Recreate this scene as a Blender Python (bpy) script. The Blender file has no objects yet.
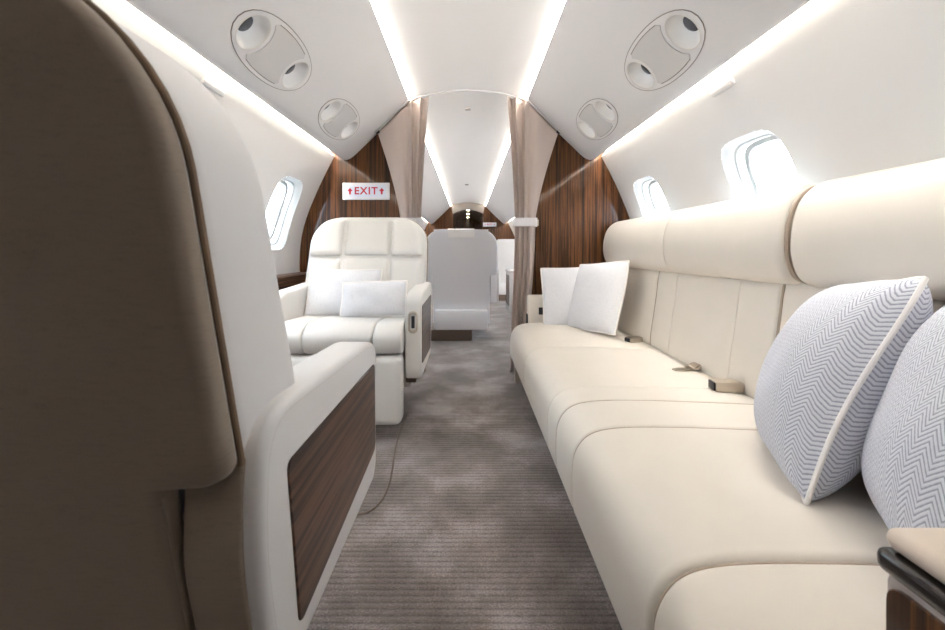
import bpy, bmesh, math, random
from mathutils import Vector, Matrix

random.seed(7)
S = bpy.context.scene
COL = S.collection
PI = math.pi

# ------------------------------------------------------------------ materials
def srgb(r, g, b):
    f = lambda c: (c/255/12.92) if c/255 <= .04045 else ((c/255+.055)/1.055)**2.4
    return (f(r), f(g), f(b), 1)

class NT:
    def __init__(self, name):
        self.m = bpy.data.materials.new(name); self.m.use_nodes = True
        self.t = self.m.node_tree; self.n = self.t.nodes; self.l = self.t.links
        self.p = self.n['Principled BSDF']
    def node(self, typ, **kw):
        n = self.n.new(typ)
        for k, v in kw.items(): setattr(n, k, v)
        return n
    def link(self, a, b): self.l.new(a, b)
    def math(self, op, a, b=None, c=None):
        n = self.node('ShaderNodeMath', operation=op)
        for i, v in enumerate((a, b, c)):
            if v is None: continue
            if isinstance(v, (int, float)): n.inputs[i].default_value = v
            else: self.link(v, n.inputs[i])
        return n.outputs[0]
    def coord(self, scale=(1, 1, 1), rot=(0, 0, 0)):
        tc = self.node('ShaderNodeTexCoord'); mp = self.node('ShaderNodeMapping')
        mp.inputs['Scale'].default_value = scale; mp.inputs['Rotation'].default_value = rot
        self.link(tc.outputs['Object'], mp.inputs['Vector']); return mp.outputs['Vector']
    def noise(self, vec, scale=5, detail=4, rough=.5):
        n = self.node('ShaderNodeTexNoise')
        n.inputs['Scale'].default_value = scale; n.inputs['Detail'].default_value = detail
        n.inputs['Roughness'].default_value = rough
        self.link(vec, n.inputs['Vector']); return n.outputs['Fac']
    def ramp(self, fac, stops):
        r = self.node('ShaderNodeValToRGB'); e = r.color_ramp.elements
        e[0].position, e[0].color = stops[0]; e[1].position, e[1].color = stops[-1]
        for pos, c in stops[1:-1]:
            x = e.new(pos); x.color = c
        self.link(fac, r.inputs['Fac']); return r.outputs['Color']
    def bump(self, h, strength=.2, dist=.002):
        b = self.node('ShaderNodeBump'); b.inputs['Strength'].default_value = strength
        b.inputs['Distance'].default_value = dist
        self.link(h, b.inputs['Height']); self.link(b.outputs['Normal'], self.p.inputs['Normal'])

def plain(name, col, rough=.5, metal=0, spec=.5, bump=None, vary=.0):
    t = NT(name)
    t.p.inputs['Roughness'].default_value = rough; t.p.inputs['Metallic'].default_value = metal
    t.p.inputs['Specular IOR Level'].default_value = spec
    v = t.coord()
    nz = t.noise(v, 9, 3)
    a = tuple(c*(1-vary) for c in col[:3])+(1,); b = tuple(min(1, c*(1+vary)) for c in col[:3])+(1,)
    t.link(t.ramp(nz, [(.3, a), (.7, b)]), t.p.inputs['Base Color'])
    if bump: t.bump(t.noise(v, bump[0], 3), bump[1], bump[2] if len(bump) > 2 else .001)
    return t.m

def emit(name, col, strength):
    t = NT(name)
    t.p.inputs['Base Color'].default_value = (0.8, 0.8, 0.8, 1)
    t.p.inputs['Emission Color'].default_value = col; t.p.inputs['Emission Strength'].default_value = strength
    return t.m

def wood(name, axis, dark, mid, light, scale=1, gloss=.06):
    """streaked ebony veneer; axis = grain direction in object space"""
    t = NT(name)
    sc = [70*scale]*3; sc['xyz'.index(axis)] = 1.1
    sc2 = [16*scale]*3; sc2['xyz'.index(axis)] = .5
    sc3 = [260*scale]*3; sc3['xyz'.index(axis)] = 5
    a = t.noise(t.coord(sc), 1, 5, .65); b = t.noise(t.coord(sc2), 1, 3, .6); c = t.noise(t.coord(sc3), 1, 2)
    s = t.math('ADD', t.math('MULTIPLY', a, .6), t.math('ADD', t.math('MULTIPLY', b, .3), t.math('MULTIPLY', c, .1)))
    t.link(t.ramp(s, [(.36, dark), (.46, mid), (.53, light), (.57, mid), (.66, dark)]), t.p.inputs['Base Color'])
    t.p.inputs['Roughness'].default_value = .35; t.p.inputs['Specular IOR Level'].default_value = .2
    t.p.inputs['Coat Weight'].default_value = .35; t.p.inputs['Coat Roughness'].default_value = gloss
    return t.m

def glass_mat():
    m = bpy.data.materials.new('window_glass'); m.use_nodes = True
    n = m.node_tree.nodes; l = m.node_tree.links; n.clear()
    o = n.new('ShaderNodeOutputMaterial'); mx = n.new('ShaderNodeMixShader'); fr = n.new('ShaderNodeLayerWeight'); pw = n.new('ShaderNodeMath'); pw.operation = 'POWER'; pw.inputs[1].default_value = 5
    tr = n.new('ShaderNodeBsdfTransparent'); gl = n.new('ShaderNodeBsdfGlossy')
    tr.inputs['Color'].default_value = (.93, .96, .99, 1); gl.inputs['Roughness'].default_value = .02
    l.new(fr.outputs['Facing'], pw.inputs[0]); l.new(pw.outputs[0], mx.inputs[0]); l.new(tr.outputs[0], mx.inputs[1]); l.new(gl.outputs[0], mx.inputs[2])
    l.new(mx.outputs[0], o.inputs['Surface']); return m

def carpet_mat():
    t = NT('ribbed_carpet')
    tc = t.node('ShaderNodeTexCoord'); sx = t.node('ShaderNodeSeparateXYZ')
    t.link(tc.outputs['Object'], sx.inputs[0])
    X, Y = sx.outputs[0], sx.outputs[1]
    v = t.coord()
    wob = t.math('MULTIPLY', t.math('SUBTRACT', t.noise(t.coord((14, 60, 1)), 1, 2), .5), .005)
    ph = t.math('MULTIPLY', t.math('ADD', Y, wob), 2*PI/.0178)
    rib = t.math('ADD', t.math('MULTIPLY', t.math('SINE', ph), .5), .5)
    gap = t.math('POWER', t.math('SUBTRACT', 1, rib), 3.0)          # narrow dark valleys
    brk = t.noise(t.coord((70, 30, 1)), 1, 2)
    gap = t.math('MULTIPLY', gap, t.math('MULTIPLY_ADD', brk, 1.0, -.08))
    blot = t.noise(v, 3.2, 5, .6)
    fine = t.noise(t.coord((190, 260, 1)), 1, 3, .7)
    mix = t.math('ADD', t.math('MULTIPLY', blot, .62), t.math('MULTIPLY', fine, .38))
    base = t.ramp(mix, [(.38, srgb(84, 75, 70)), (.5, srgb(122, 112, 107)), (.60, srgb(164, 155, 154))])
    mx = t.node('ShaderNodeMix', data_type='RGBA')
    t.link(gap, mx.inputs['Factor']); t.link(base, mx.inputs['A']); mx.inputs['B'].default_value = srgb(46, 38, 33)
    t.link(mx.outputs['Result'], t.p.inputs['Base Color'])
    t.p.inputs['Roughness'].default_value = .85; t.p.inputs['Specular IOR Level'].default_value = .25
    t.p.inputs['Sheen Weight'].default_value = .25
    t.bump(t.math('ADD', rib, t.math('MULTIPLY', fine, .8)), .4, .003)
    return t.m

def herringbone_mat():
    t = NT('herringbone_weave')
    tc = t.node('ShaderNodeTexCoord'); sx = t.node('ShaderNodeSeparateXYZ')
    t.link(tc.outputs['Object'], sx.inputs[0]); X, Y = sx.outputs[0], sx.outputs[1]
    W = .0155
    tri = t.math('PINGPONG', X, W)                     # zigzag across the columns
    s = t.math('ADD', Y, t.math('MULTIPLY', tri, 1.4))
    st = t.math('FRACT', t.math('DIVIDE', s, .0088))
    d = t.math('ABSOLUTE', t.math('SUBTRACT', st, .5))
    nz = t.noise(t.coord((220, 220, 220)), 1, 2)
    d = t.math('ADD', d, t.math('MULTIPLY', t.math('SUBTRACT', nz, .5), .25))
    c = t.ramp(d, [(.10, srgb(158, 160, 172)), (.25, srgb(214, 215, 222))])
    t.link(c, t.p.inputs['Base Color']); t.p.inputs['Roughness'].default_value = .9
    t.p.inputs['Specular IOR Level'].default_value = .15
    t.bump(d, .35, .002); return t.m

def linen_mat():
    t = NT('white_linen')
    v = t.coord((40, 420, 40)); v2 = t.coord((420, 40, 40))
    h = t.math('ADD', t.noise(v, 1, 2), t.noise(v2, 1, 2))
    t.link(t.ramp(h, [(.6, srgb(206, 206, 210)), (1.35, srgb(220, 220, 223))]), t.p.inputs['Base Color'])
    t.p.inputs['Roughness'].default_value = .9; t.p.inputs['Specular IOR Level'].default_value = .15
    t.bump(h, .25, .0015); return t.m

def taupe_mat():
    t = NT('taupe_fabric')
    h = t.math('ADD', t.noise(t.coord((700, 60, 900)), 1, 2), t.noise(t.coord((60, 60, 300)), 1, 2))
    t.link(t.ramp(h, [(.6, srgb(124, 112, 98)), (1.4, srgb(133, 120, 106))]), t.p.inputs['Base Color'])
    t.p.inputs['Roughness'].default_value = .8; t.p.inputs['Specular IOR Level'].default_value = .3
    t.p.inputs['Sheen Weight'].default_value = .15
    t.bump(h, .12, .001); return t.m

M = {}
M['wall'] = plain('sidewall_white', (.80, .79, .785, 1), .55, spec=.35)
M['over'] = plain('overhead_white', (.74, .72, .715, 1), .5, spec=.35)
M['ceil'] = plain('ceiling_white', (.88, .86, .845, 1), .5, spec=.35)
M['pocket'] = plain('light_trough_white', (.8, .78, .74, 1), .6)
M['cream'] = plain('cream_leather', (.71, .66, .59, 1), .42, spec=.4, bump=(260, .06), vary=.015)
M['mauve'] = plain('mauve_leather', (.40, .35, .325, 1), .45)
M['reveal'] = plain('window_reveal', (.68, .66, .63, 1), .55)
M['tan'] = plain('arm_pad_leather', (.66, .565, .48, 1), .42, spec=.4, bump=(260, .06))  # tanner tone than the cream leather, used on the near arm pad
M['cream_seam'] = plain('beige_piping', srgb(168, 152, 136), .5)
M['ivory'] = plain('ivory_leather', (.68, .66, .63, 1), .42, spec=.4, bump=(260, .06), vary=.012)
M['pale'] = plain('pale_grey_leather', (.67, .655, .65, 1), .5, spec=.35, bump=(260, .06))
M['grey'] = plain('light_grey_leather', (.84, .835, .85, 1), .5, spec=.35, bump=(260, .06))
M['white'] = plain('white_leather', (.80, .79, .78, 1), .45)
M['taupe'] = taupe_mat(); M['cover'] = plain('white_cover', (.92, .9, .88, 1), .6)
M['taupe_pipe'] = plain('brown_piping', srgb(120, 98, 76), .6)
M['wood'] = wood('ebony_veneer_upright', 'z', srgb(22, 11, 5), srgb(58, 32, 14), srgb(106, 66, 34))
M['wood_y'] = wood('ebony_veneer_lengthwise', 'y', srgb(27, 17, 13), srgb(58, 39, 29), srgb(104, 76, 58), .8)
M['lacquer'] = plain('dark_lacquer', srgb(40, 33, 30), .12)
M['metal'] = plain('brushed_metal', srgb(190, 180, 165), .3, metal=1)
M['bronze'] = plain('bronze_metal', srgb(196, 185, 170), .42, metal=.8)
M['brown'] = plain('brown_plinth', srgb(104, 88, 76), .5)
M['dark'] = plain('dark_plastic', srgb(38, 36, 36), .5)
M['groove'] = plain('groove_line', srgb(150, 139, 132), .7)
M['curtain'] = plain('taupe_curtain', srgb(186, 172, 164), .85, spec=.15, vary=.01)
M['strap'] = plain('pale_strap', srgb(205, 201, 202), .6)
M['linen'] = linen_mat()
M['herring'] = herringbone_mat()
M['pipew'] = plain('white_piping', srgb(236, 232, 228), .8)
M['carpet'] = carpet_mat()
M['glass'] = glass_mat()
M['sash'] = plain('window_sash', (.56, .545, .52, 1), .5)
M['sign'] = plain('sign_face', srgb(228, 228, 232), .4)
M['signin'] = plain('sign_inner', srgb(222, 228, 240), .4)
M['red'] = plain('sign_red', srgb(196, 40, 66), .5)
M['strip'] = emit('warm_led_strip', (1, .95, .88, 1), 10.5)
M['cove'] = emit('cove_led_strip', (1, .975, .94, 1), 26)
M['dot'] = emit('downlight_glow', (1, .85, .6, 1), 12)
M['grille'] = plain('speaker_cloth', (.62, .60, .59, 1), .8, bump=(900, .4))
M['bowl'] = plain('lamp_bowl', (.72, .685, .645, 1), .45)
M['lens'] = plain('lamp_lens', srgb(110, 112, 118), .15, metal=.6)
M['gallery'] = plain('grey_soffit', srgb(150, 140, 132), .4)
M['apron'] = plain('concrete_apron', (.55, .54, .52, 1), .9)
M['pearl'] = plain('plate_grey', srgb(176, 172, 170), .5)

# ------------------------------------------------------------------ mesh helpers
def obj(name, verts, faces, mat, parent=None, smooth=True, recalc=True):
    me = bpy.data.meshes.new(name)
    me.from_pydata([tuple(v) for v in verts], [], faces); me.update()
    if recalc:
        bm = bmesh.new(); bm.from_mesh(me); bmesh.ops.recalc_face_normals(bm, faces=bm.faces); bm.to_mesh(me); bm.free()
    return link(name, me, mat, parent, smooth)

def link(name, me, mat, parent=None, smooth=True, angle=40):
    me.materials.append(mat)
    if smooth:
        for p in me.polygons: p.use_smooth = True
        try: me.set_sharp_from_angle(angle=math.radians(angle))
        except Exception: pass
    o = bpy.data.objects.new(name, me); COL.objects.link(o)
    if parent: o.parent = parent
    return o

def tag(o, label=None, cat=None, group=None, kind=None):
    if label: o['label'] = label
    if cat: o['category'] = cat
    if group: o['group'] = group
    if kind: o['kind'] = kind
    return o

def struct(o): o['kind'] = 'structure'; return o

def empty(name, loc=(0, 0, 0), rz=0):
    o = bpy.data.objects.new(name, None); o.empty_display_size = .1
    COL.objects.link(o); o.location = loc; o.rotation_euler = (0, 0, rz); return o

class MB:
    """collects shapes of one part"""
    def __init__(self): self.v = []; self.f = []
    def add(self, v, f):
        k = len(self.v); self.v += [tuple(p) for p in v]; self.f += [tuple(i+k for i in q) for q in f]; return self
    def bm(self, b):
        b.verts.index_update(); self.add([v.co.copy() for v in b.verts], [[v.index for v in f.verts] for f in b.faces]); b.free(); return self
    def build(self, name, mat, parent=None, smooth=True, xf=None):
        v = [xf @ Vector(p) for p in self.v] if xf else self.v
        return obj(name, v, self.f, mat, parent, smooth)

def bm_box(x0, x1, y0, y1, z0, z1, r=.01, seg=3):
    b = bmesh.new(); bmesh.ops.create_cube(b, size=1)
    for v in b.verts:
        v.co = ((x0+x1)/2+v.co.x*(x1-x0), (y0+y1)/2+v.co.y*(y1-y0), (z0+z1)/2+v.co.z*(z1-z0))
    if r > 0: bmesh.ops.bevel(b, geom=b.edges[:], offset=r, segments=seg, affect='EDGES', profile=.5, clamp_overlap=True)
    return b
def box(*a, **k): return MB().bm(bm_box(*a, **k))

def bm_prism(poly, axis, d0, d1, r=0, seg=3):
    """poly in the two other axes (order xyz minus axis), extruded along axis"""
    b = bmesh.new()
    def P(p, d):
        return {'x': (d, p[0], p[1]), 'y': (p[0], d, p[1]), 'z': (p[0], p[1], d)}[axis]
    va = [b.verts.new(P(p, d0)) for p in poly]; vb = [b.verts.new(P(p, d1)) for p in poly]
    n = len(poly); b.faces.new(va); b.faces.new(vb[::-1])
    caps = []
    for i in range(n): b.faces.new((va[i], va[(i+1) % n], vb[(i+1) % n], vb[i]))
    bmesh.ops.recalc_face_normals(b, faces=b.faces)
    if r > 0:
        b.edges.ensure_lookup_table()
        sv = set(va); tv = set(vb)
        es = [e for e in b.edges if (e.verts[0] in sv and e.verts[1] in sv) or (e.verts[0] in tv and e.verts[1] in tv)]
        bmesh.ops.bevel(b, geom=es, offset=r, segments=seg, affect='EDGES', profile=.5, clamp_overlap=True)
    return b
def prism(*a, **k): return MB().bm(bm_prism(*a, **k))

def rounded_poly(pts, r, seg=5):
    """round the corners of a polygon"""
    out = []; n = len(pts)
    for i in range(n):
        p = Vector(pts[i]); a = Vector(pts[i-1])-p; c = Vector(pts[(i+1) % n])-p
        rr = r[i] if isinstance(r, (list, tuple)) else r
        d = min(rr, a.length*.48, c.length*.48)
        if d < 1e-5: out.append(tuple(p)); continue
        A = p+a.normalized()*d; C = p+c.normalized()*d
        for k in range(seg+1):
            t = k/seg; q = A*(1-t)**2+p*2*t*(1-t)+C*t*t; out.append(tuple(q))
    return out

def smooth_poly(pts, closed=True, n=6):
    """Catmull-Rom through points"""
    out = []; m = len(pts); P = [Vector(p) for p in pts]
    rng = range(m) if closed else range(m-1)
    for i in rng:
        if closed: a, b, c, d = P[i-1], P[i], P[(i+1) % m], P[(i+2) % m]
        else: a, b, c, d = P[max(i-1, 0)], P[i], P[i+1], P[min(i+2, m-1)]
        for k in range(n):
            t = k/n
            out.append(tuple(.5*((2*b)+(c-a)*t+(2*a-5*b+4*c-d)*t*t+(3*b-a-3*c+d)*t**3)))
    if not closed: out.append(tuple(P[-1]))
    return out

def offset_loop(poly, d):
    """inset a closed 2D polygon by d"""
    n = len(poly); P = [Vector(p) for p in poly]
    area = sum(P[i].x*P[(i+1) % n].y-P[(i+1) % n].x*P[i].y for i in range(n))
    s = 1 if area > 0 else -1; out = []
    for i in range(n):
        t = (P[(i+1) % n]-P[i-1])
        if t.length < 1e-9: out.append(tuple(P[i])); continue
        t.normalize(); nn = Vector((-t.y, t.x))*s
        out.append(tuple(P[i]+nn*d))
    return out

def sweep(mb, poly, axis, d0, d1, r0, r1=None, seg=4):
    """cushion: profile poly extruded along axis with its ends rolled in by r0/r1"""
    r1 = r0 if r1 is None else r1
    stations = []
    for k in range(seg+1):
        a = PI/2*k/seg; stations.append((d0+r0*(1-math.sin(a)), r0*(1-math.cos(PI/2-a)) if False else r0*(1-math.sin(a)) if False else r0*(1-math.sin(a)), a))
    # quarter-round: at end station inset = r, offset 0 ; at inner station inset 0, offset r
    st = []
    for k in range(seg+1):
        a = PI/2*k/seg; st.append((d0+r0*(1-math.cos(a)), r0*(1-math.sin(a))))
    for k in range(seg+1):
        a = PI/2*(1-k/seg); st.append((d1-r1*(1-math.cos(a)), r1*(1-math.sin(a))))
    rings = []; v = []; f = []
    def P(p, d): return {'x': (d, p[0], p[1]), 'y': (p[0], d, p[1]), 'z': (p[0], p[1], d)}[axis]
    n = len(poly)
    for d, ins in st:
        L = offset_loop(poly, ins) if ins > 1e-6 else poly
        rings.append(len(v)); v += [P(p, d) for p in L]
    for a, b in zip(rings, rings[1:]):
        for i in range(n): f.append((a+i, a+(i+1) % n, b+(i+1) % n, b+i))
    f.append(tuple(rings[0]+i for i in range(n))); f.append(tuple(rings[-1]+i for i in range(n))[::-1])
    return mb.add(v, f)

def tube(mb, pts, r, n=8, closed=False):
    P = [Vector(p) for p in pts]; m = len(P); v = []; f = []; up = None
    for i in range(m):
        if closed: t = P[(i+1) % m]-P[i-1]
        else: t = P[min(i+1, m-1)]-P[max(i-1, 0)]
        t.normalize()
        if up is None: up = Vector((0, 0, 1)) if abs(t.z) < .9 else Vector((1, 0, 0))
        a = t.cross(up).normalized(); b = a.cross(t).normalized(); up = b
        for k in range(n):
            q = 2*PI*k/n; v.append(P[i]+a*math.cos(q)*r+b*math.sin(q)*r)
    for i in range(m if closed else m-1):
        j = (i+1) % m
        for k in range(n): f.append((i*n+k, i*n+(k+1) % n, j*n+(k+1) % n, j*n+k))
    if not closed:
        f.append(tuple(range(n))[::-1]); f.append(tuple((m-1)*n+k for k in range(n)))
    return mb.add(v, f)

def loft(mb, rings, cap0=True, cap1=True):
    v = []; f = []; n = len(rings[0])
    for R in rings: v += list(R)
    for i in range(len(rings)-1):
        for k in range(n): f.append((i*n+k, i*n+(k+1) % n, (i+1)*n+(k+1) % n, (i+1)*n+k))
    if cap0: f.append(tuple(range(n))[::-1])
    if cap1: f.append(tuple((len(rings)-1)*n+k for k in range(n)))
    return mb.add(v, f)

def rrect(x0, x1, y0, y1, r, n=5):
    r = min(r, (x1-x0)/2*.99, (y1-y0)/2*.99); out = []
    for cx, cy, a0 in ((x1-r, y1-r, 0), (x0+r, y1-r, PI/2), (x0+r, y0+r, PI), (x1-r, y0+r, 3*PI/2)):
        for k in range(n+1):
            a = a0+PI/2*k/n; out.append((cx+r*math.cos(a), cy+r*math.sin(a)))
    return out

def sell(a, b, n, th):
    c, s = math.cos(th), math.sin(th)
    r = (abs(c/a)**n+abs(s/b)**n)**(-1/n); return r*c, r*s

# ------------------------------------------------------------------ cabin shell
Y0, Y1, YB = -1.5, 9.3, 2.78        # forward end, aft end, mid bulkhead
SIDE = smooth_poly([(.96, 0), (1.03, .15), (1.085, .45), (1.108, .6), (1.115, .75), (1.10, .90), (1.065, 1.03), (1.0, 1.19), (.94, 1.317), (.883, 1.425)], False, 6)
OVER = [(.385, 1.785), (.45, 1.7223), (.52, 1.6547), (.585, 1.592), (.64, 1.5390), (.70, 1.481), (.755, 1.428)] + \
       smooth_poly([(.755, 1.428), (.785, 1.409), (.815, 1.402), (.838, 1.412), (.846, 1.436)], False, 4)[1:]
CEN = [(.345*math.sin(a)/math.sin(1), 0) for a in (0,)]
CEN = [(x, 1.868-.056*(x/.369)**2) for x in [(-.369+.738*i/24) for i in range(25)]]

class Curve2:
    def __init__(self, pts):
        self.p = [Vector(q) for q in pts]; self.s = [0]
        for a, b in zip(self.p, self.p[1:]): self.s.append(self.s[-1]+(b-a).length)
        self.L = self.s[-1]
    def at(self, s):
        s = min(max(s, 0), self.L)
        for i in range(len(self.p)-1):
            if s <= self.s[i+1]+1e-9:
                t = (s-self.s[i])/(self.s[i+1]-self.s[i]); return self.p[i].lerp(self.p[i+1], t)
        return self.p[-1]
    def nrm(self, s):
        d = (self.at(s+.01)-self.at(s-.01)).normalized(); return Vector((d.y, -d.x))
    def s_of(self, pt):
        return min((( (self.at(k*self.L/2000)-Vector(pt)).length, k*self.L/2000) for k in range(2001)))[1]

def surface(name, curve, sx, y0, y1, holes, mat, bay_y=.30, bay_s=.29, shape=(.17, .215, 4), nu=10, nv=10, extra=()):
    """open sheet along Y over a 2D section, with rounded holes; returns object"""
    ys = {round(y0, 5), round(y1, 5)}; ss = set(round(v, 5) for v in curve.s)
    bays = []
    for yc, sc in holes:
        bays.append((yc, sc))
        for k in range(nu+1): ys.add(round(yc-bay_y+2*bay_y*k/nu, 5))
    if holes:
        sc = holes[0][1]; a, b = sc-bay_s, sc+bay_s
        ss = {s for s in ss if s < a-1e-4 or s > b+1e-4}
        for k in range(nv+1): ss.add(round(a+2*bay_s*k/nv, 5))
    ys = sorted(ys); ss = sorted(ss); idx = {}; v = []; f = []
    def P(y, s, d=0):
        p = curve.at(s)
        if d: p = p+curve.nrm(s)*d
        return (p.x*sx, y, p.y)
    def V(i, j):
        if (i, j) not in idx: idx[(i, j)] = len(v); v.append(P(ys[i], ss[j]))
        return idx[(i, j)]
    inbay = lambda y, s: any(abs(y-yc) < bay_y and abs(s-sc) < bay_s for yc, sc in bays)
    for i in range(len(ys)-1):
        for j in range(len(ss)-1):
            if inbay((ys[i]+ys[i+1])/2, (ss[j]+ss[j+1])/2): continue
            f.append((V(i, j), V(i+1, j), V(i+1, j+1), V(i, j+1)))
    near = lambda L, q: min(range(len(L)), key=lambda k: abs(L[k]-q))
    for yc, sc in bays:
        i0, i1 = near(ys, yc-bay_y), near(ys, yc+bay_y); j0, j1 = near(ss, sc-bay_s), near(ss, sc+bay_s)
        loop = [(i, j0) for i in range(i0, i1)]+[(i1, j) for j in range(j0, j1)]+[(i, j1) for i in range(i1, i0, -1)]+[(i0, j) for j in range(j1, j0, -1)]
        prev = [V(*q) for q in loop]; outer = [(ys[q[0]]-yc, ss[q[1]]-sc) for q in loop]
        inner = [sell(shape[0], shape[1], shape[2], math.atan2(o[1]/bay_s*shape[1], o[0]/bay_y*shape[0])) for o in outer]
        K = 4
        for k in range(1, K+1):
            t = k/K; cur = []
            for o, q in zip(outer, inner):
                cur.append(len(v)); v.append(P(yc+o[0]*(1-t)+q[0]*t, sc+o[1]*(1-t)+q[1]*t))
            n = len(cur)
            for a in range(n): f.append((prev[a], prev[(a+1) % n], cur[(a+1) % n], cur[a]))
            prev = cur
    return obj(name, v, f, mat)

cs = Curve2(SIDE); co = Curve2(OVER)
s_win = cs.s_of((1.068, 1.015))
WIN_Y = [-.24+.88*k for k in range(0, 11)]
WIN_Y = [y for y in WIN_Y if abs(y-YB) > .3 and y+.3 < Y1-.05 and y-.3 > Y0+.05]
WIN_Y = [y for y in WIN_Y if y > .3]
s_unit = co.s_of((.683, 1.497))
UNIT_Y = [1.50, 2.25]
SIDES = ((-1, 'left'), (1, 'right'))
wn = 0
for sx, nm in SIDES:
    struct(surface('wall_'+nm, cs, sx, Y0, Y1, [(y, s_win) for y in WIN_Y], M['wall']))
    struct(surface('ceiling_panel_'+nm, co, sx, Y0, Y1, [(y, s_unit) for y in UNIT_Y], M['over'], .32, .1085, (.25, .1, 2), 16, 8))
    for yc in WIN_Y:
        wn += 1
        mb = MB(); rings = []
        # reveal: bell-mouth from the lining in to the pane
        for (a, b, d) in ((.17, .215, 0), (.167, .212, .004), (.160, .205, .012), (.152, .196, .024), (.148, .191, .034), (.141, .184, .036), (.139, .182, .040), (.136, .178, .062)):
            ring = []
            for k in range(48):
                q = sell(a, b, 4, 2*PI*k/48); p = cs.at(s_win+q[1])+cs.nrm(s_win+q[1])*d
                ring.append((p.x*sx, yc+q[0], p.y))
            rings.append(ring)
        loft(mb, rings, False, False)
        w = struct(mb.build('window_%d' % wn, M['reveal']))
        mb = MB(); rings = []
        for (a, b, d) in ((.136, .178, .062), (.134, .176, .066), (.120, .160, .066), (.118, .158, .074), (.118, .158, .09)):
            ring = []
            for k in range(48):
                q = sell(a, b, 3.6, 2*PI*k/48); p = cs.at(s_win+q[1])+cs.nrm(s_win+q[1])*d
                ring.append((p.x*sx, yc+q[0], p.y))
            rings.append(ring)
        loft(mb, rings, False, False); mb.build('window_frame', M['sash'], w)
        mb = MB(); v = []
        for k in range(48):
            q = sell(.119, .159, 3.6, 2*PI*k/48); p = cs.at(s_win+q[1])+cs.nrm(s_win+q[1])*.08
            v.append((p.x*sx, yc+q[0], p.y))
        c0 = cs.at(s_win)+cs.nrm(s_win)*.08; v.append((c0.x*sx, yc, c0.y))
        mb.add(v, [(k, (k+1) % 48, 48) for k in range(48)]); mb.build('pane', M['glass'], w)

def strip_sheet(name, sec, sx, y0, y1, mat):
    v = []; f = []
    for x, z in sec: v += [(x*sx, y0, z), (x*sx, y1, z)]
    for i in range(len(sec)-1): f.append((2*i, 2*i+1, 2*i+3, 2*i+2))
    return obj(name, v, f, mat)

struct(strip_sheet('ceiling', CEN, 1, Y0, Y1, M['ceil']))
tn = 0
for sx, nm in SIDES:
    tn += 1
    struct(strip_sheet('trim_%d' % tn, [(.883, 1.425), (.912, 1.46), (.922, 1.52), (.90, 1.555), (.856, 1.555), (.846, 1.50), (.846, 1.436)], sx, Y0, Y1, M['pocket']))
    tn += 1
    struct(strip_sheet('trim_%d' % tn, [(.385, 1.785), (.400, 1.795), (.400, 1.825), (.385, 1.838), (.360, 1.838), (.369, 1.812)], sx, Y0, Y1, M['pocket']))
    for (ya, yb, wh) in ((-.15, YB-.012, 'in the front cabin'), (YB+.06, Y1-.02, 'beyond the curtains')):
        side = 'left' if sx < 0 else 'right'
        mb = MB().bm(bm_box(min(sx*.376, sx*.388), max(sx*.376, sx*.388), ya, yb, 1.793, 1.810, .002, 1))
        tag(mb.build('light_strip', M['strip']), 'glowing strip at the %s edge of the ceiling %s' % (side, wh), 'light strip', 'ceiling light strips')
        mb = MB().bm(bm_box(min(sx*.860, sx*.888), max(sx*.860, sx*.888), ya, yb, 1.538, 1.546, .002, 1))
        tag(mb.build('cove_light', M['cove']), 'glowing cove line above the %s side windows %s' % (side, wh), 'light strip', 'cove light strips')

# floor, ends, ground outside
struct(obj('floor', [(-1.0, Y0-.05, 0), (1.0, Y0-.05, 0), (1.0, Y1+2.7, 0), (-1.0, Y1+2.7, 0)], [(0, 1, 2, 3)], M['carpet']))
struct(obj('ground', [(-80, -80, -1.9), (80, -80, -1.9), (80, 80, -1.9), (-80, 80, -1.9)], [(0, 1, 2, 3)], M['apron']))
outline_r = [(x, z) for x, z in SIDE]+[(.93, 1.47), (.93, 1.53), (.905, 1.565), (.85, 1.565), (.840, 1.43), (.815, 1.406), (.785, 1.413), (.755, 1.432), (.395, 1.79)]
full = [(-x, z) for x, z in reversed(outline_r)]
top = [(.38, 1.84), (0, 1.875), (-.38, 1.84)]
struct(prism([(x*1.01, z) for x, z in outline_r]+top+[(x*1.01, z) for x, z in full], 'y', Y0-.05, Y0, 0).build('wall_forward', M['pale'], smooth=False))
for sx, nm in SIDES:        # mid bulkhead, two ebony panels beside the opening
    poly = [(.36*sx, 0)]+[(x*sx*1.004, z) for x, z in outline_r]+[(.36*sx, 1.83)]
    struct(prism(poly, 'y', YB, YB+.05).build('wall_bulkhead_'+nm, M['wood'], smooth=False))
for sx, nm in SIDES:        # aft bulkhead
    poly = [(.33*sx, 0)]+[(x*sx*1.004, z) for x, z in outline_r]+[(.33*sx, 1.84)]
    struct(prism(poly, 'y', Y1, Y1+.05).build('wall_aft_'+nm, M['wood'], smooth=False))
arch = [(-.34+.68*i/12, 1.62+.10*math.cos(PI*(i/12-.5))) for i in range(13)]
struct(prism(arch+[(.36, 1.9), (-.36, 1.9)], 'y', Y1-.02, Y1+2.6).build('ceiling_lobby', M['gallery'], smooth=False))
for sx, nm in SIDES:
    struct(box(min(.33*sx, .36*sx), max(.33*sx, .36*sx), Y1-.01, Y1+2.6, 0, 1.9, r=0).build('wall_lobby_'+nm, M['wood'], smooth=False))
struct(box(-.36, .36, Y1+2.6, Y1+2.65, 0, 1.9, r=0).build('wall_lobby_aft', M['wood'], smooth=False))
dl_label = ['small round downlight nearest in the lobby soffit', 'small round downlight midway in the lobby soffit', 'small round downlight deepest in the lobby soffit']
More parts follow.
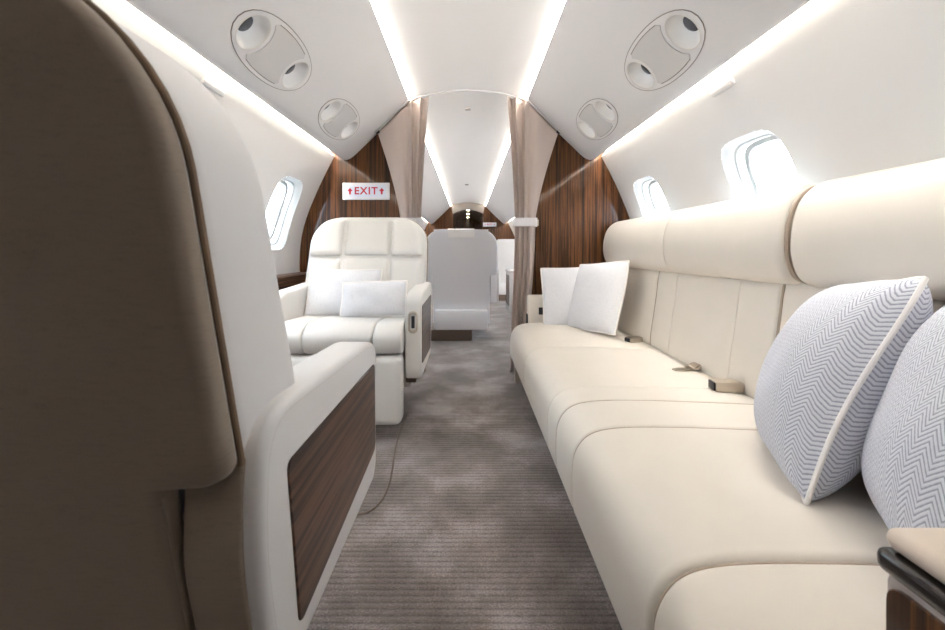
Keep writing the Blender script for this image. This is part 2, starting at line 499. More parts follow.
for i, y in enumerate((Y1+.15, Y1+1.1, Y1+2.2)):
    mb = MB(); loft(mb, [[(.035*math.cos(a)*r, y+.035*math.sin(a)*r, z) for a in [2*PI*k/16 for k in range(16)]] for r, z in ((1, 1.722), (1, 1.712), (.7, 1.710))])
    tag(mb.build('downlight', M['dot']), dl_label[i], 'light', 'lobby downlights')

# wooden ledge along the left sidewall
struct(prism([(-1.125, .555), (-1.0, .555), (-1.0, .655), (-1.01, .662), (-1.125, .662)], 'y', -.8, YB-.002).build('trim_%d' % (tn+1), M['wood_y'], smooth=False))

# ------------------------------------------------------------------ overhead speaker and reading light units
def plane_fill(loops, dz):
    """flat face with holes from 2D loops, thickness dz downward"""
    b = bmesh.new(); es = []
    for L in loops:
        vs = [b.verts.new((p[0], p[1], 0)) for p in L]
        for i in range(len(vs)): es.append(b.edges.new((vs[i], vs[(i+1) % len(vs)])))
    bmesh.ops.triangle_fill(b, use_beauty=True, use_dissolve=False, edges=es)
    r = bmesh.ops.extrude_face_region(b, geom=b.faces[:])
    for g in r['geom']:
        if isinstance(g, bmesh.types.BMVert): g.co.z += dz
    bmesh.ops.recalc_face_normals(b, faces=b.faces)
    return b

def circle(cx, cy, r, n=32, a0=0, a1=2*PI, close=True):
    m = n if close else n+1
    return [(cx+r*math.cos(a0+(a1-a0)*k/n), cy+r*math.sin(a0+(a1-a0)*k/n)) for k in range(m)]

def overhead_unit(sx, yc, label):
    p = co.at(s_unit); n = co.nrm(s_unit)      # nrm points up/out of the cabin; local z = into the cabin
    tdir = (co.at(s_unit+.01)-co.at(s_unit-.01)).normalized()
    nin = Vector((tdir.y, -tdir.x))
    if nin.y > 0: nin = -nin
    ey = Vector((0, 1, 0)); ez = Vector((nin.x*sx, 0, nin.y)); ex = ey.cross(ez)
    mat = Matrix(((ey.x, ex.x*-1, ez.x, p.x*sx), (ey.y, -ex.y, ez.y, yc), (ey.z, -ex.z, ez.z, p.y), (0, 0, 0, 1)))
    root = empty('overhead_speaker_unit'); root.matrix_world = mat
    tag(root, label, 'speaker', 'overhead speaker and reading light units')
    A, B, BC, BR = .252, .102, .163, .063
    outer = [sell(A, B, 2.15, 2*PI*k/64) for k in range(64)]
    h1, h2 = circle(-BC, 0, BR), circle(BC, 0, BR)
    mb = MB().bm(plane_fill([outer, h1, h2], .002))
    mb.build('bezel', M['over'], root)
    mb = MB(); tube(mb, [(x*1.008, y*1.012, .001) for x, y in outer], .0016, 6, True); mb.build('seam', M['groove'], root)
    for c in (-BC, BC):
        mb = MB(); rings = []
        for r, z in ((BR+.004, .0022), (BR+.001, .003), (BR-.001, .002), (BR-.004, -.004), (BR-.010, -.022), (BR-.024, -.040), (BR-.036, -.046)):
            rings.append([(c+r*math.cos(a), r*math.sin(a), z) for a in [2*PI*k/32 for k in range(32)]])
        loft(mb, rings, False, False); bo = mb.build('lamp_bowl', M['bowl'], root)
        mb = MB(); dx = -.012
        loft(mb, [[(c+dx+r*math.cos(a), r*math.sin(a), z) for a in [2*PI*k/24 for k in range(24)]] for r, z in ((.030, -.046), (.030, -.030), (.022, -.026))])
        mb.build('lens', M['lens'], bo)
    # barrel shaped grille between the bowls
    k = .85
    loop = []
    ga = math.atan2(.075, BC-.105)
    R = .081
    def arc_e(sgn):
        return [(x, sgn*B*k*math.sqrt(max(0, 1-(x/(A*k*1.15))**2))) for x in [(-.105+.21*i/20) for i in range(21)]]
    topa = arc_e(1); bota = arc_e(-1)
    ty = topa[0][1]
    side_r = [(BC-math.sqrt(max(0, R*R-y*y)), y) for y in [ty-(2*ty)*i/14 for i in range(1, 14)] if R > abs(y)]
    loop = topa+[(min(x, .125), y) for x, y in side_r]+bota[::-1]+[(-min(x, .125), -y) for x, y in side_r]
    MB().bm(plane_fill([loop], .004)).build('speaker_grille', M['grille'], root, xf=Matrix.Translation((0, 0, .0005)))
    for sgn in (1, -1):
        mb = MB(); tube(mb, [(x*.98, y*1.03, .0035) for x, y in arc_e(sgn)], .0014, 6); mb.build('groove', M['groove'], root)

UNIT_LABEL = {(-1, 0): 'oval speaker unit above the taupe seat back, nearer the viewer', (-1, 1): 'oval speaker unit just above the exit sign panel and ivory armchair',
              (1, 0): 'oval speaker unit nearer the viewer above the sofa', (1, 1): 'oval speaker unit above the far end of the sofa by the curtain'}
for sx, nm in SIDES:
    for i, y in enumerate(UNIT_Y): overhead_unit(sx, y, UNIT_LABEL[(sx, i)])

for sx, lab in ((-1, 'small white hook rail under the cove light beside the taupe seat back'), (1, 'small white hook rail under the cove light above the sofa')):
    s = cs.s_of((.897, 1.375)); p = cs.at(s); n = cs.nrm(s)
    c = Vector((p.x*sx, 1.49, p.y)); inn = Vector((-n.x*sx, 0, -n.y)); t = Vector((0, 1, 0)); u = inn.cross(t)
    xf = Matrix(((t.x, u.x, inn.x, c.x), (t.y, u.y, inn.y, c.y), (t.z, u.z, inn.z, c.z), (0, 0, 0, 1)))
    mb = MB().bm(bm_box(-.062, .062, -.011, .011, -.004, .012, .006, 3))
    h = mb.build('hook_rail', M['wall'], xf=xf); tag(h, lab, 'hook')

# ------------------------------------------------------------------ curtains
def zrail(x):
    x = abs(x)
    if x < .34: return 1.833-.056*(x/.369)**2
    if x < .40: return 1.785-(x-.34)*.4
    return 1.785-(x-.385)*.9648-.016
mb = MB(); tube(mb, [(x, 2.715, zrail(x)+.004) for x in [(-.60+1.2*i/60) for i in range(61)]], .0055, 8)
tag(mb.build('curtain_rail', M['strap']), 'thin arched curtain rail across the cabin ceiling', 'rail')

def curtain(sx, label):
    nu, nv = 96, 60; v = []; f = []
    def fold(u):
        ph = 1.2*u/.42 if u < .42 else 1.2+2.3*(u-.42)/.58
        return math.sin(2*PI*ph+.6)
    def X(u, v_):
        xt = .588+(.400-.588)*(u/.42) if u < .42 else .400+(.262-.400)*((u-.42)/.58)
        xm = .437+(.312-.437)*u; xb = .388+(.282-.388)*u
        zt = zrail(xt); zm = .985; zb = .012
        if v_ < .5:
            t = v_/.5; e = 1-(1-t)**1.35
            return xt+(xm-xt)*e, zt+(zm-zt)*t
        t = (v_-.5)/.5; e = t*t*(3-2*t)
        return xm+(xb-xm)*e, zm+(zb-zm)*t
    for j in range(nv+1):
        w = j/nv
        for i in range(nu+1):
            u = i/nu; x, z = X(u, w)
            amp = .005+.018*min(1, max(0, (u-.25)/.3)) if w < .5 else .019
            pinch = 1-.45*math.exp(-((w-.5)/.05)**2)
            y = 2.732+amp*pinch*fold(u)
            x += .009*math.cos(2*PI*(1.2*u/.42 if u < .42 else 1.2+2.3*(u-.42)/.58))*(1 if u > .4 else .2)
            v.append((x*sx, y, z))
    for j in range(nv):
        for i in range(nu):
            a = j*(nu+1)+i; f.append((a, a+1, a+nu+2, a+nu+1))
    o = obj('curtain', v, f, M['curtain'])
    tag(o, label, 'curtain', 'cabin divider curtains')
    m = o.modifiers.new('thick', 'SOLIDIFY'); m.thickness = .003
    mb = MB(); L = rrect(.292, .449, 2.692, 2.772, .03, 5)
    rings = [[(x*sx, y, z) for x, y in L] for z in (.958, .960, 1.012, 1.014)]
    L2 = offset_loop(L, .004); r2 = [[(x*sx, y, z) for x, y in L2] for z in (1.014, .958)]
    loft(mb, rings+r2+[rings[0]], False, False); tb = mb.build('tieback', M['strap'], o)
    MB().bm(bm_box(*sorted((.445*sx, .462*sx)), 2.748, 2.778, .965, 1.006, .004, 2)).build('tieback_pin', M['metal'], tb)
    MB().bm(bm_box(*sorted((.575*sx, .600*sx)), 2.72, 2.76, zrail(.588)-.008, zrail(.588)+.012, .004, 2)).build('rail_stop', M['dark'], o)
curtain(-1, 'taupe curtain behind the ivory armchair, hanging beside the white exit sign')
curtain(1, 'taupe curtain tied back with a pale strap beside the far end of the sofa')

# ------------------------------------------------------------------ signs and small fittings
def text_mesh(body, size):
    cu = bpy.data.curves.new('txt', 'FONT'); cu.body = body; cu.size = size; cu.align_x = 'CENTER'; cu.align_y = 'CENTER'; cu.extrude = .0008
    cu.space_character = 1.15; cu.offset = size*.02
    o = bpy.data.objects.new('txt', cu); COL.objects.link(o)
    dg = bpy.context.evaluated_depsgraph_get(); dg.update()
    me = bpy.data.meshes.new_from_object(o.evaluated_get(dg)); bpy.data.objects.remove(o); return me

def exit_sign(cx, cz, y, w, h, label):
    root = empty('exit_sign', (cx, y, cz)); tag(root, label, 'sign')
    MB().bm(bm_box(-w/2, w/2, -.014, 0, -h/2, h/2, .004, 2)).build('sign_body', M['sign'], root)
    MB().bm(bm_box(-w*.43, w*.43, -.0155, -.013, -h*.35, h*.35, .0005, 1)).build('sign_face', M['signin'], root)
    me = text_mesh('EXIT', h*.6); t = link('lettering', me, M['red'], root, False)
    t.rotation_euler = (PI/2, 0, 0); t.location = (0, -.0165, 0); t.scale = (1.0, 1, 1)
    a = h*.19
    for s in (-1, 1):
        poly = [(0, a), (a*.8, .1*a), (a*.32, -.02*a), (a*.25, -a), (-a*.25, -a), (-a*.32, -.02*a), (-a*.8, .1*a)]
        mb = MB().bm(bm_prism([(p[0]+s*w*.335, p[1]) for p in poly], 'y', -.0172, -.0155)); mb.build('arrow', M['red'], root, False)
exit_sign((366.5-468)/151, .8+(251-191.5)/151, YB, .311, .112, 'white exit sign with red letters on the ebony panel above the cream armchair')
exit_sign(.48, 1.385, Y1, .30, .09, 'small white exit sign on the far wooden wall at the cabin end')
tag(MB().bm(bm_box(-.02, .02, 3.11, 3.15, 1.852, 1.863, .002, 1)).build('ceiling_plate', M['pearl']), 'small square grey plate on the ceiling just beyond the curtains', 'sensor')
mb = MB(); loft(mb, [[(-.02+.03*r*math.cos(a), 6.7+.03*r*math.sin(a), z) for a in [2*PI*k/20 for k in range(20)]] for r, z in ((1, 1.864), (1, 1.852), (.6, 1.849))])
tag(mb.build('ceiling_detector', M['pearl']), 'tiny round detector on the ceiling far down the rear cabin', 'sensor')

# floor hatch seam beside the near seat
pts = smooth_poly([(-.300, 2.05, .0015), (-.296, 1.75, .0015), (-.272, 1.45, .0015), (-.285, 1.32, .0015), (-.34, 1.27, .0015), (-.5, 1.26, .0015)], False, 8)
mb = MB(); tube(mb, pts, .0035, 6)
tag(mb.build('carpet_binding', M['brown']), 'dark bound edge of the carpet cut beside the near seat', 'carpet edge')

# ------------------------------------------------------------------ armchairs
def chair(loc, rz, label, leather, backmat, aisle, arm_bot=.315, base_dx=0, base_h=.24, flap=False, front=True, pipe=None, arm_leather=None, latch=False, shell=None, rest_bottom=.083, ztop=.985, half=.316, bracket=False):
    root = empty('lounge_chair', loc, rz)
    tag(root, label, 'armchair', 'lounge chairs')
    pipe = pipe or M['cream_seam']; armm = arm_leather or leather; shell = shell or leather
    yr = lambda z: -.27-.273*(z-.585) if z > .585 else -.27-.235*(z-.585)
    yf = lambda z: -.095-.375*(z-.60)
    ZT, RC, W = ztop, .15, half
    def w(z):
        if z <= ZT-RC: return W
        d = min(1, (z-(ZT-RC))/RC); return W-RC+RC*math.sqrt(max(0, 1-d*d))
    def rear_ring(x0, x1, y0, y1):
        L = rrect(x0, x1, y0, y1, .012, 5)
        return L[:18]+[(q, y0) for q in (-.235, -.2, -.1, 0, .1, .2, .235)]+L[18:]
    # shell
    zs = [.590, .600, .64, .70, .76, .81]+[ZT-RC+RC*math.sin(PI/2*k/12) for k in range(0, 13)]
    rings = []
    for i, z in enumerate(zs):
        ins = 0
        if z > ZT-.035: d = (z-(ZT-.035))/.035; ins = .035*(1-math.sqrt(max(0, 1-d*d)))
        if i == 0: ins = .008
        a, b = yr(z)+.012+ins*.5, yf(z)-ins
        if b-a < .012: b = a+.012
        rings.append([(x, y, z) for x, y in rrect(-w(z)+ins*.15, w(z)-ins*.15, a, b, .026, 6)])
    mb = MB(); loft(mb, rings); mb.build('backrest', shell, root)
    # upholstered rear panel: narrow between the arms, wide above them
    rings = []
    for z, hw, ins in [(.13, .256, .02), (.14, .256, .006), (.30, .256, 0), (.45, .256, 0), (.565, .256, 0), (.583, .258, 0), (.587, W-.012, 0), (.592, W-.003, 0), (.600, W+.002, 0)]+[(z, w(z)+.002, 0) for z in zs[2:]]:
        rings.append([(x, y, z) for x, y in rear_ring(-hw+ins, hw-ins, yr(z)-.012+ins, yr(z)+.018)])
    mb = MB(); loft(mb, rings); bp = mb.build('back_panel', backmat, root)
    pp = [(-(W+.001), yr(.60)+.018, .594)]+[(-(w(z)+.001), yr(z)+.018, z) for z in zs[1:]]
    pp = pp+[(-x, y, z) for x, y, z in pp[::-1]]
    mb = MB(); tube(mb, pp, .0032, 8); mb.build('piping', pipe, bp)
    for sd in (-1, 1):
        mb = MB(); tube(mb, [(sd*.2545, yr(z)-.006, z) for z in (.15, .3, .45, .575)], .0022, 8); mb.build('piping', backmat, bp)
    if front:
        for (z0, z1) in ((.47, .768), (.772, .972)):
            for c in (-1, 0, 1):
                v = []; f = []; N = 20
                for j in range(N+1):
                    for i in range(N+1):
                        u, t = i/N, j/N; z = z0+(z1-z0)*t
                        wz = w(z)-.008
                        xa, xb = {-1: (-wz, -.127), 0: (-.123, .123), 1: (.127, wz)}[c]
                        pu = 1-abs(2*u-1)**7; pt = 1-abs(2*t-1)**8
                        bul = (.040 if c else .032)*(max(0, pu)*max(0, pt))**.5
                        x = xa+(xb-xa)*u
                        v.append((x, yf(z)-.012+bul, z))
                for j in range(N):
                    for i in range(N):
                        a = j*(N+1)+i; f.append((a, a+1, a+N+2, a+N+1))
                obj('back_cushion', v, f, leather, root)
    # arms
    for s in (-1, 1):
        prof = rounded_poly([(-.215, arm_bot+.01), (-.256, .50), (-.250, .638), (.19, .618), (.255, .598), (.256, arm_bot+.03), (.235, arm_bot)],
                            [.01, .05, .11, .05, .03, .03, .02], 6)
        mb = MB().bm(bm_prism(prof, 'x', s*.266, s*.336, .017, 4)); ar = mb.build('armrest', armm, root)
        inl = rounded_poly([(-.166, arm_bot+.045), (-.200, .568), (.226, .563), (.234, arm_bot+.065)], [.012, .014, .012, .02], 4)
        MB().bm(bm_prism(inl, 'x', s*.3345, s*.3385, .001, 1)).build('wood_inlay', M['wood_y'], ar)
        pr2 = [(y, z) for y, z in prof if y < -.05 and z > arm_bot+.02]
        out = [(s*.331, y-.001, z+.001) for y, z in sorted(prof, key=lambda q: 0)[:0]]
        # welt line where the outer facing meets the arm
        wl = [p for p in prof]
        wl = [(s*.3345, p[0], p[1]) for p in offset_loop(prof, .011)]
        mb = MB(); tube(mb, wl, .0016, 6, True); mb.build('stitch_line', M['cream_seam'], ar)
        rp = rounded_poly([(-.2195, arm_bot+.02), (-.2605, .50), (-.2560, .598), (-.23, .598), (-.225, .50), (-.19, arm_bot+.02)], [.005, .03, .02, .005, .02, .005], 4)
        MB().bm(bm_prism(rp, 'x', s*.262, s*.318, .008, 3)).build('arm_back_cover', backmat, ar)
        if latch and s == aisle:
            zc = .497; cx = s*.301
            mb = MB()
            rings = [[(cx+x*k, .2565+d, zc+z*k) for x, z in rrect(-.021, .021, -.048, .048, .02, 6)] for k, d in ((1, -.004), (1, .003), (.88, .005), (.74, .004), (.70, -.002))]
            loft(mb, rings, False, True); la = mb.build('latch_plate', M['bronze'], ar)
            MB().bm(bm_box(cx-.007, cx+.007, .252, .262, zc-.026, zc+.026, .003, 2)).build('latch_lever', M['dark'], la)
    # seat
    sp = smooth_poly([(-.16, .36), (-.16, .475), (-.02, .485), (.20, .497), (.285, .492), (.332, .46), (.340, .425), (.325, .39), (.28, .370), (.1, .365)], True, 4)
    mb = MB()
    for a, b in ((-.262, -.146), (-.144, .144), (.146, .262)): sweep(mb, sp, 'x', a, b, .012)
    mb.build('seat_cushion', leather, root)
    MB().bm(bm_box(-.262, .262, .235, .335, rest_bottom, .366, .028, 4)).build('leg_rest', leather, root)
    MB().bm(bm_box(-.255, .255, -.20, .24, .24, .372, .01, 2)).build('seat_frame', M['pale'] if leather is not M['ivory'] else leather, root)
    MB().bm(bm_box(-.235, .235, -.285, -.10, .10, .275, .012, 2)).build('base_box', shell, root)
    if bracket:
        MB().bm(bm_box(*sorted((aisle*.225, aisle*.278)), -.29, -.04, .145, .26, .006, 2)).build('base_bracket', M['brown'], root)
        MB().bm(bm_box(-.13, .13, -.265, .10, 0, base_h, .008, 2)).build('plinth', M['brown'], root)
    else:
        MB().bm(bm_box(-.215+base_dx, .215+base_dx, -.265, .10, 0, base_h, .008, 2)).build('plinth', M['brown'], root)
    if flap:
        rings = []
        mb = MB()
        path = [(yr(.93)-.014, .915), (yr(.95)-.0145, .95), (yr(.965)-.013, .975), (yr(.97)+.01, .992), (yr(.97)+.06, .995), (yr(.97)+.09, .985)]
        path = smooth_poly(path, False, 4)
        loop = path+[(y+.006, z-.006) for y, z in path[::-1]]
        mb.bm(bm_prism(loop, 'x', -.115, .115, .002, 1)); mb.build('headrest_cover', M['cover'], root)
    return root

chair((-.535, .66, 0), 0, 'large taupe backed armchair in front, seen from behind, with ebony arm inlay', M['pale'], M['taupe'], 1, base_dx=.0, pipe=M['taupe_pipe'], rest_bottom=.21, ztop=1.012)
chair((-.535, 2.045, 0), PI, 'ivory leather armchair facing forward with two white pillows, below the exit sign', M['ivory'], M['pale'], -1, arm_bot=.248, latch=True, half=.308, bracket=True)
chair((-.06, 4.0, 0), 0, 'light grey armchair seen from behind through the curtains, headrest flap on top', M['pale'], M['grey'], 1, base_dx=-.12, base_h=.1, flap=True, shell=M['grey'], pipe=M['pale'])
chair((.70, 7.0, 0), 0, 'white armchair far down the rear cabin, partly hidden by the curtain', M['white'], M['white'], -1, base_h=.1, shell=M['white'], pipe=M['pale'])

# cabinet glimpsed beside the curtain in the rear cabin
cb = empty('side_cabinet', (.775, 5.65, 0)); tag(cb, 'low grey side cabinet in the rear cabin, glimpsed beside the curtain', 'cabinet')
MB().bm(bm_box(-.24, .15, -.25, .25, .0, .52, .008, 2)).build('body', M['pearl'], cb)
MB().bm(bm_box(-.25, .16, -.26, .26, .52, .545, .006, 2)).build('top', M['pearl'], cb)
MB().bm(bm_box(-.245, -.238, -.20, .20, .08, .48, .003, 1)).build('door', M['wood_y'], cb)

# ------------------------------------------------------------------ sofa
sofa = empty('sofa', (.62, 1.55, 0)); tag(sofa, 'long cream leather three seat sofa with bolster along the right sidewall', 'sofa')
SX = -.62, -1.55
def sp_(o):     # keep world coordinates while parented to the sofa
    o.parent = sofa; o.matrix_parent_inverse = Matrix.Translation((-.62, -1.55, 0)); return o
seatp = smooth_poly([(.275, .139), (.265, .155), (.263, .24), (.272, .293), (.305, .333), (.37, .351), (.50, .354), (.70, .348), (.90, .338), (.955, .32), (.96, .24), (.95, .15), (.62, .138), (.36, .137), (.30, .137)], True, 5)
for a, b, r0, r1 in ((.40, .609, .006, .016), (.611, 1.069, .016, .010), (1.071, 1.259, .010, .008), (1.261, 1.389, .008, .004), (1.39, 1.969, .004, .004), (1.97, 2.635, .004, .022)):
    mb = MB(); sweep(mb, seatp, 'y', a, b, r0, r1, 4); sp_(mb.build('seat_cushion', M['cream']))
def line_on(profile, y, i0, i1, r, name, off=.0):
    P = profile[i0:i1]
    mb = MB(); tube(mb, [(x, y, z) for x, z in P], r, 6); return sp_(mb.build(name, M['cream_seam']))
backp = smooth_poly([(.925, .30), (.893, .335), (.893, .40), (.908, .50), (.922, .60), (.932, .68), (.950, .725), (1.02, .735), (1.06, .72), (1.07, .60), (1.05, .40), (1.02, .31)], True, 5)
for a, b, r0, r1 in ((.40, .609, .01, .014), (.611, 1.247, .014, .016), (1.253, 1.439, .016, .0035), (1.44, 1.869, .0035, .003), (1.87, 2.057, .003, .014), (2.063, 2.64, .014, .02)):
    mb = MB(); sweep(mb, backp, 'y', a, b, r0, r1, 4); sp_(mb.build('back_cushion', M['cream']))
bolp = smooth_poly([(.885, .735), (.868, .80), (.874, .88), (.900, .945), (.950, .985), (1.01, .985), (1.052, .945), (1.07, .87), (1.07, .78), (1.04, .715), (.97, .700), (.915, .708)], True, 5)
for a, b, r0, r1 in ((.40, 1.150, .01, .030), (1.170, 1.869, .030, .004), (1.871, 2.745, .004, .055)):
    mb = MB(); sweep(mb, bolp, 'y', a, b, r0, r1, 6); sp_(mb.build('bolster', M['cream']))
# piping in the deep gaps
for prof, y, ins in ((bolp, 1.160, .012), (backp, 1.250, .008), (backp, 2.060, .008)):
    L = offset_loop(prof, ins)
    mb = MB(); tube(mb, [(x, y, z) for x, z in L], .006, 8, True); sp_(mb.build('piping', M['cream_seam']))
for prof, y, ins in ((seatp, .610, .009), (seatp, 1.070, .005), (seatp, 1.260, .004)):
    L = offset_loop(prof, ins)
    mb = MB(); tube(mb, [(x, y, z) for x, z in L], .003, 6, True); sp_(mb.build('piping', M['cream_seam']))
sp_(MB().bm(bm_box(.36, 1.0, .42, 2.60, .06, .15, .006, 1)).build('base_frame', M['brown']))
for y in (2.56,):
    sp_(MB().bm(bm_box(.285, .325, y-.025, y+.025, 0, .15, .005, 2)).build('leg', M['bronze']))
# near arm: leather pad, dark lacquer rail, body with ebony inlay
ab = sp_(MB().bm(bm_box(.429, 1.06, .10, .437, .14, .472, .012, 3)).build('arm_body', M['mauve']))
inl = rounded_poly([(.11, .20), (.11, .464), (.429, .464), (.429, .20)], [.01, .01, .02, .06], 5)
def under(o, par, base):
    o.parent = par; o.matrix_parent_inverse = Matrix.Identity(4); return o
under(MB().bm(bm_prism(inl, 'x', .426, .431, .001, 1)).build('wood_inlay', M['wood']), ab, None)
sp_(MB().bm(bm_box(.424, 1.06, .095, .441, .470, .494, .009, 4)).build('arm_rail', M['lacquer']))
sp_(MB().bm(bm_box(.428, 1.06, .10, .436, .495, .518, .011, 4)).build('arm_pad', M['tan']))
fa = sp_(MB().bm(bm_box(.378, .97, 2.645, 2.705, .14, .520, .014, 3)).build('far_armrest', M['cream']))
under(MB().bm(bm_box(.371, .381, 2.655, 2.695, .30, .40, .003, 2)).build('bracket', M['dark']), fa, None)
under(MB().bm(bm_box(.445, .485, 2.637, 2.648, .40, .445, .003, 2)).build('socket', M['dark']), fa, None)

# ------------------------------------------------------------------ pillows
def pillow(name, centre, ex, ey, w, h, t, mat, pipemat, label, cat='pillow', group=None, sag=.0, n=28, seed=1, full=.52, corner=.07, bow=.035):
    ex = Vector(ex).normalized(); ey = Vector(ey); ey = (ey-ex*ey.dot(ex)).normalized(); ez = ex.cross(ey)
    rnd = random.Random(seed); ph = [rnd.uniform(0, 6) for _ in range(4)]
    def pt(u, v, side):
        pin = 1-.075*(1-abs(u)**2)*0
        # sides bow in slightly between the corners
        x = u*w/2*(1-bow*(1-v*v)); y = v*h/2*(1-bow*(1-u*u))
        cr = 1-corner*abs(u)**5*abs(v)**5; x *= cr; y *= cr
        prof = ((1-abs(u)**2.6)*(1-abs(v)**2.6))
        z = side*t/2*max(0, prof)**full
        z += side*.006*math.sin(5*u+ph[0])*math.cos(4*v+ph[1])*max(0, prof)
        z += .007*math.sin(2.6*v+ph[2])*abs(u)**3+.008*math.sin(2.4*u+ph[3])*abs(v)**3
        z -= .5*sag*(v < 0)*abs(v)*max(0, prof)
        return (x, y, z)
    v = []; f = []; g = [-1+2*i/n for i in range(n+1)]
    g = [math.copysign(abs(q)**.8, q) for q in g]
    idx = {}
    for side in (1, -1):
        for j in range(n+1):
            for i in range(n+1):
                edge = i in (0, n) or j in (0, n)
                key = (i, j) if edge else (i, j, side)
                if key in idx: continue
                idx[key] = len(v); v.append(pt(g[i], g[j], side))
    K = lambda i, j, s: idx[(i, j)] if (i in (0, n) or j in (0, n)) else idx[(i, j, s)]
    for side in (1, -1):
        for j in range(n):
            for i in range(n):
                q = (K(i, j, side), K(i+1, j, side), K(i+1, j+1, side), K(i, j+1, side))
                f.append(q if side > 0 else q[::-1])
    o = obj(name, v, f, mat); tag(o, label, cat, group)
    for p in o.data.polygons: p.use_smooth = True
    c = Vector(centre)
    o.matrix_world = Matrix(((ex.x, ey.x, ez.x, c.x), (ex.y, ey.y, ez.y, c.y), (ex.z, ey.z, ez.z, c.z), (0, 0, 0, 1)))
    per = [(g[i], -1) for i in range(n)]+[(1, g[j]) for j in range(n)]+[(g[i], 1) for i in range(n, 0, -1)]+[(-1, g[j]) for j in range(n, 0, -1)]
    mb = MB(); tube(mb, [pt(a, b, 1) for a, b in per], .0045, 8, True); mb.build('piping', pipemat, o)
    return o

pillow('throw_pillow', (.777, .905, .530), (-.185, -.33, .05), (.22, .05, .40), .43, .45, .21, M['herring'], M['pipew'], 'herringbone pillow leaning on the sofa back, its whole edge piping in view', group='herringbone pillows', seed=3, full=.56, corner=.035)
pillow('throw_pillow', (.725, .56, .55), (-.19, -.33, 0), (.20, .04, .40), .44, .46, .22, M['herring'], M['pipew'], 'herringbone pillow against the near sofa arm, cut by the picture edge', group='herringbone pillows', seed=5, full=.54, corner=.05)
pillow('throw_pillow', (.725, 2.375, .542), (.16, -.38, .03), (.10, .06, .39), .42, .40, .14, M['linen'], M['pipew'], 'white linen pillow in front of its twin at the far end of the sofa', group='white sofa pillows', seed=7, full=.62, corner=.01)
pillow('throw_pillow', (.635, 2.565, .525), (.40, -.06, .02), (.15, .07, .38), .36, .36, .09, M['linen'], M['pipew'], 'white linen pillow leaning on the far sofa arm, behind its twin', group='white sofa pillows', seed=8, full=.62, corner=.01)
pillow('throw_pillow', (-.615, 2.085, .595), (1, .03, -.02), (0.0, .35, 1), .36, .24, .12, M['linen'], M['pipew'], 'larger white pillow standing against the back of the ivory armchair', group='white armchair pillows', seed=9, full=.62, corner=.01)
pillow('throw_pillow', (-.445, 1.985, .572), (1, .02, .03), (0, .32, 1), .31, .17, .10, M['linen'], M['pipew'], 'small white lumbar pillow in front of the larger pillow on the ivory armchair', group='white armchair pillows', seed=10, full=.62, corner=.01)

# ------------------------------------------------------------------ seat belts lying on the sofa
def belt_tongue(c, rz, label):
    root = empty('seat_belt_tongue', c, rz); tag(root, label, 'seat belt', 'sofa seat belts')
    MB().bm(bm_prism(rounded_poly([(-.055, -.012), (-.02, -.022), (.02, -.022), (.02, .022), (-.02, .022), (-.055, .012)], .005, 3), 'z', .004, .008, .0008, 1)).build('plate', M['metal'], root)
    mb = MB(); tube(mb, [(x*.022+.035, y*.024, .014+.006*math.sin(k)) for k, (x, y) in enumerate(circle(0, 0, 1, 16))], .004, 6, True); mb.build('ring', M['bronze'], root)
    mb = MB(); mb.bm(bm_prism(smooth_poly([(.02, .012), (.05, .024), (.08, .016), (.105, .012)], False, 5)+smooth_poly([(.105, .009), (.08, .012), (.05, .020), (.02, .008)], False, 5), 'y', -.02, .02)); mb.build('strap', M['cream_seam'], root)
belt_tongue((.838, 1.615, .3405), .25, 'metal seat belt tongue lying on the sofa seat by the middle backrest')
root = empty('seat_belt_buckle', (.833, 1.375, .343), -.12); tag(root, 'bronze box seat belt buckle with dark end on the sofa seat', 'seat belt', 'sofa seat belts')
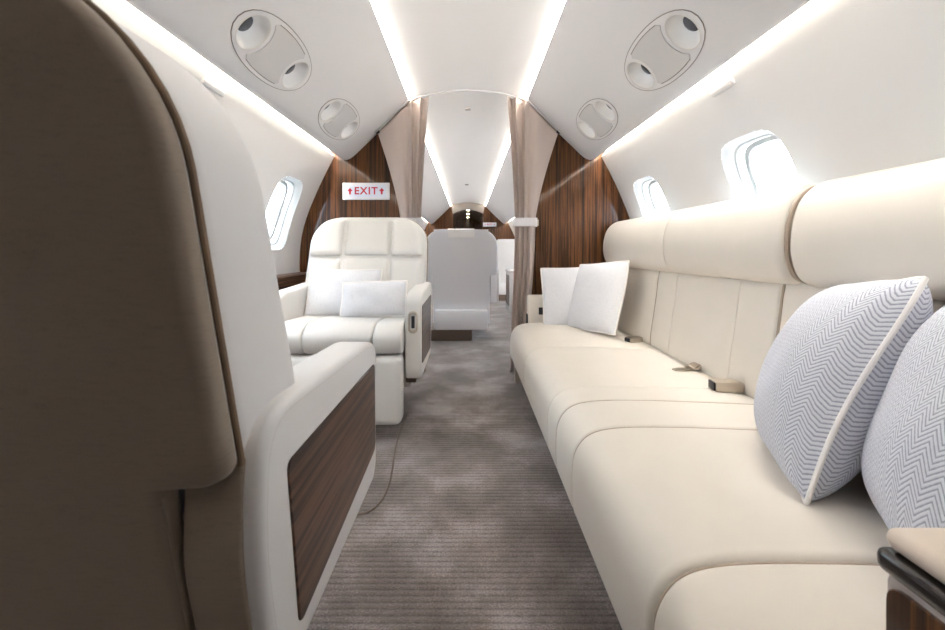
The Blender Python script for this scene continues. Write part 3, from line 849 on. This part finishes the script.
MB().bm(bm_box(-.030, .055, -.024, .024, 0, .034, .005, 2)).build('case', M['bronze'], root)
MB().bm(bm_box(-.036, -.029, -.021, .021, .004, .031, .003, 2)).build('slot', M['dark'], root)
root = empty('seat_belt_buckle', (.835, 2.12, .341), .3); tag(root, 'small gold seat belt buckle half hidden by the far white pillow', 'seat belt', 'sofa seat belts')
MB().bm(bm_box(-.035, .04, -.022, .022, 0, .026, .005, 2)).build('case', M['metal'], root)
MB().bm(bm_box(-.041, -.034, -.018, .018, .004, .022, .003, 2)).build('slot', M['dark'], root)

# ------------------------------------------------------------------ world, camera, view
w = bpy.data.worlds.new('daylight'); S.world = w; w.use_nodes = True
nt = w.node_tree; bg = nt.nodes['Background']
tc = nt.nodes.new('ShaderNodeTexCoord'); sp = nt.nodes.new('ShaderNodeSeparateXYZ'); rp = nt.nodes.new('ShaderNodeValToRGB')
nt.links.new(tc.outputs['Generated'], sp.inputs[0]); nt.links.new(sp.outputs[2], rp.inputs[0]); nt.links.new(rp.outputs[0], bg.inputs[0])
e = rp.color_ramp.elements; e[0].position = 0; e[0].color = (.90, .95, 1, 1); e[1].position = .7; e[1].color = (.58, .78, 1, 1)
x = e.new(.2); x.color = (.80, .90, 1, 1)
bg.inputs[1].default_value = 6.5

cam = bpy.data.cameras.new('camera'); co_ = bpy.data.objects.new('camera', cam); COL.objects.link(co_)
cam.lens = 16.0; cam.sensor_width = 36; cam.sensor_fit = 'HORIZONTAL'; cam.clip_start = .02
cam.shift_x = 4.5/945; cam.shift_y = -64/945
co_.location = (0, 0, .8); co_.rotation_euler = (PI/2, 0, 0)
cam.dof.use_dof = True; cam.dof.focus_distance = 1.7; cam.dof.aperture_fstop = 8
S.camera = co_
S.view_settings.view_transform = 'Standard'; S.view_settings.look = 'None'
S.view_settings.exposure = 1.25; S.view_settings.gamma = 1
try: S.view_settings.use_curve_mapping = False
except Exception: pass
S.cycles.use_denoising = True
S.cycles.max_bounces = 14; S.cycles.diffuse_bounces = 8; S.cycles.transparent_max_bounces = 12
S.cycles.sample_clamp_indirect = 8
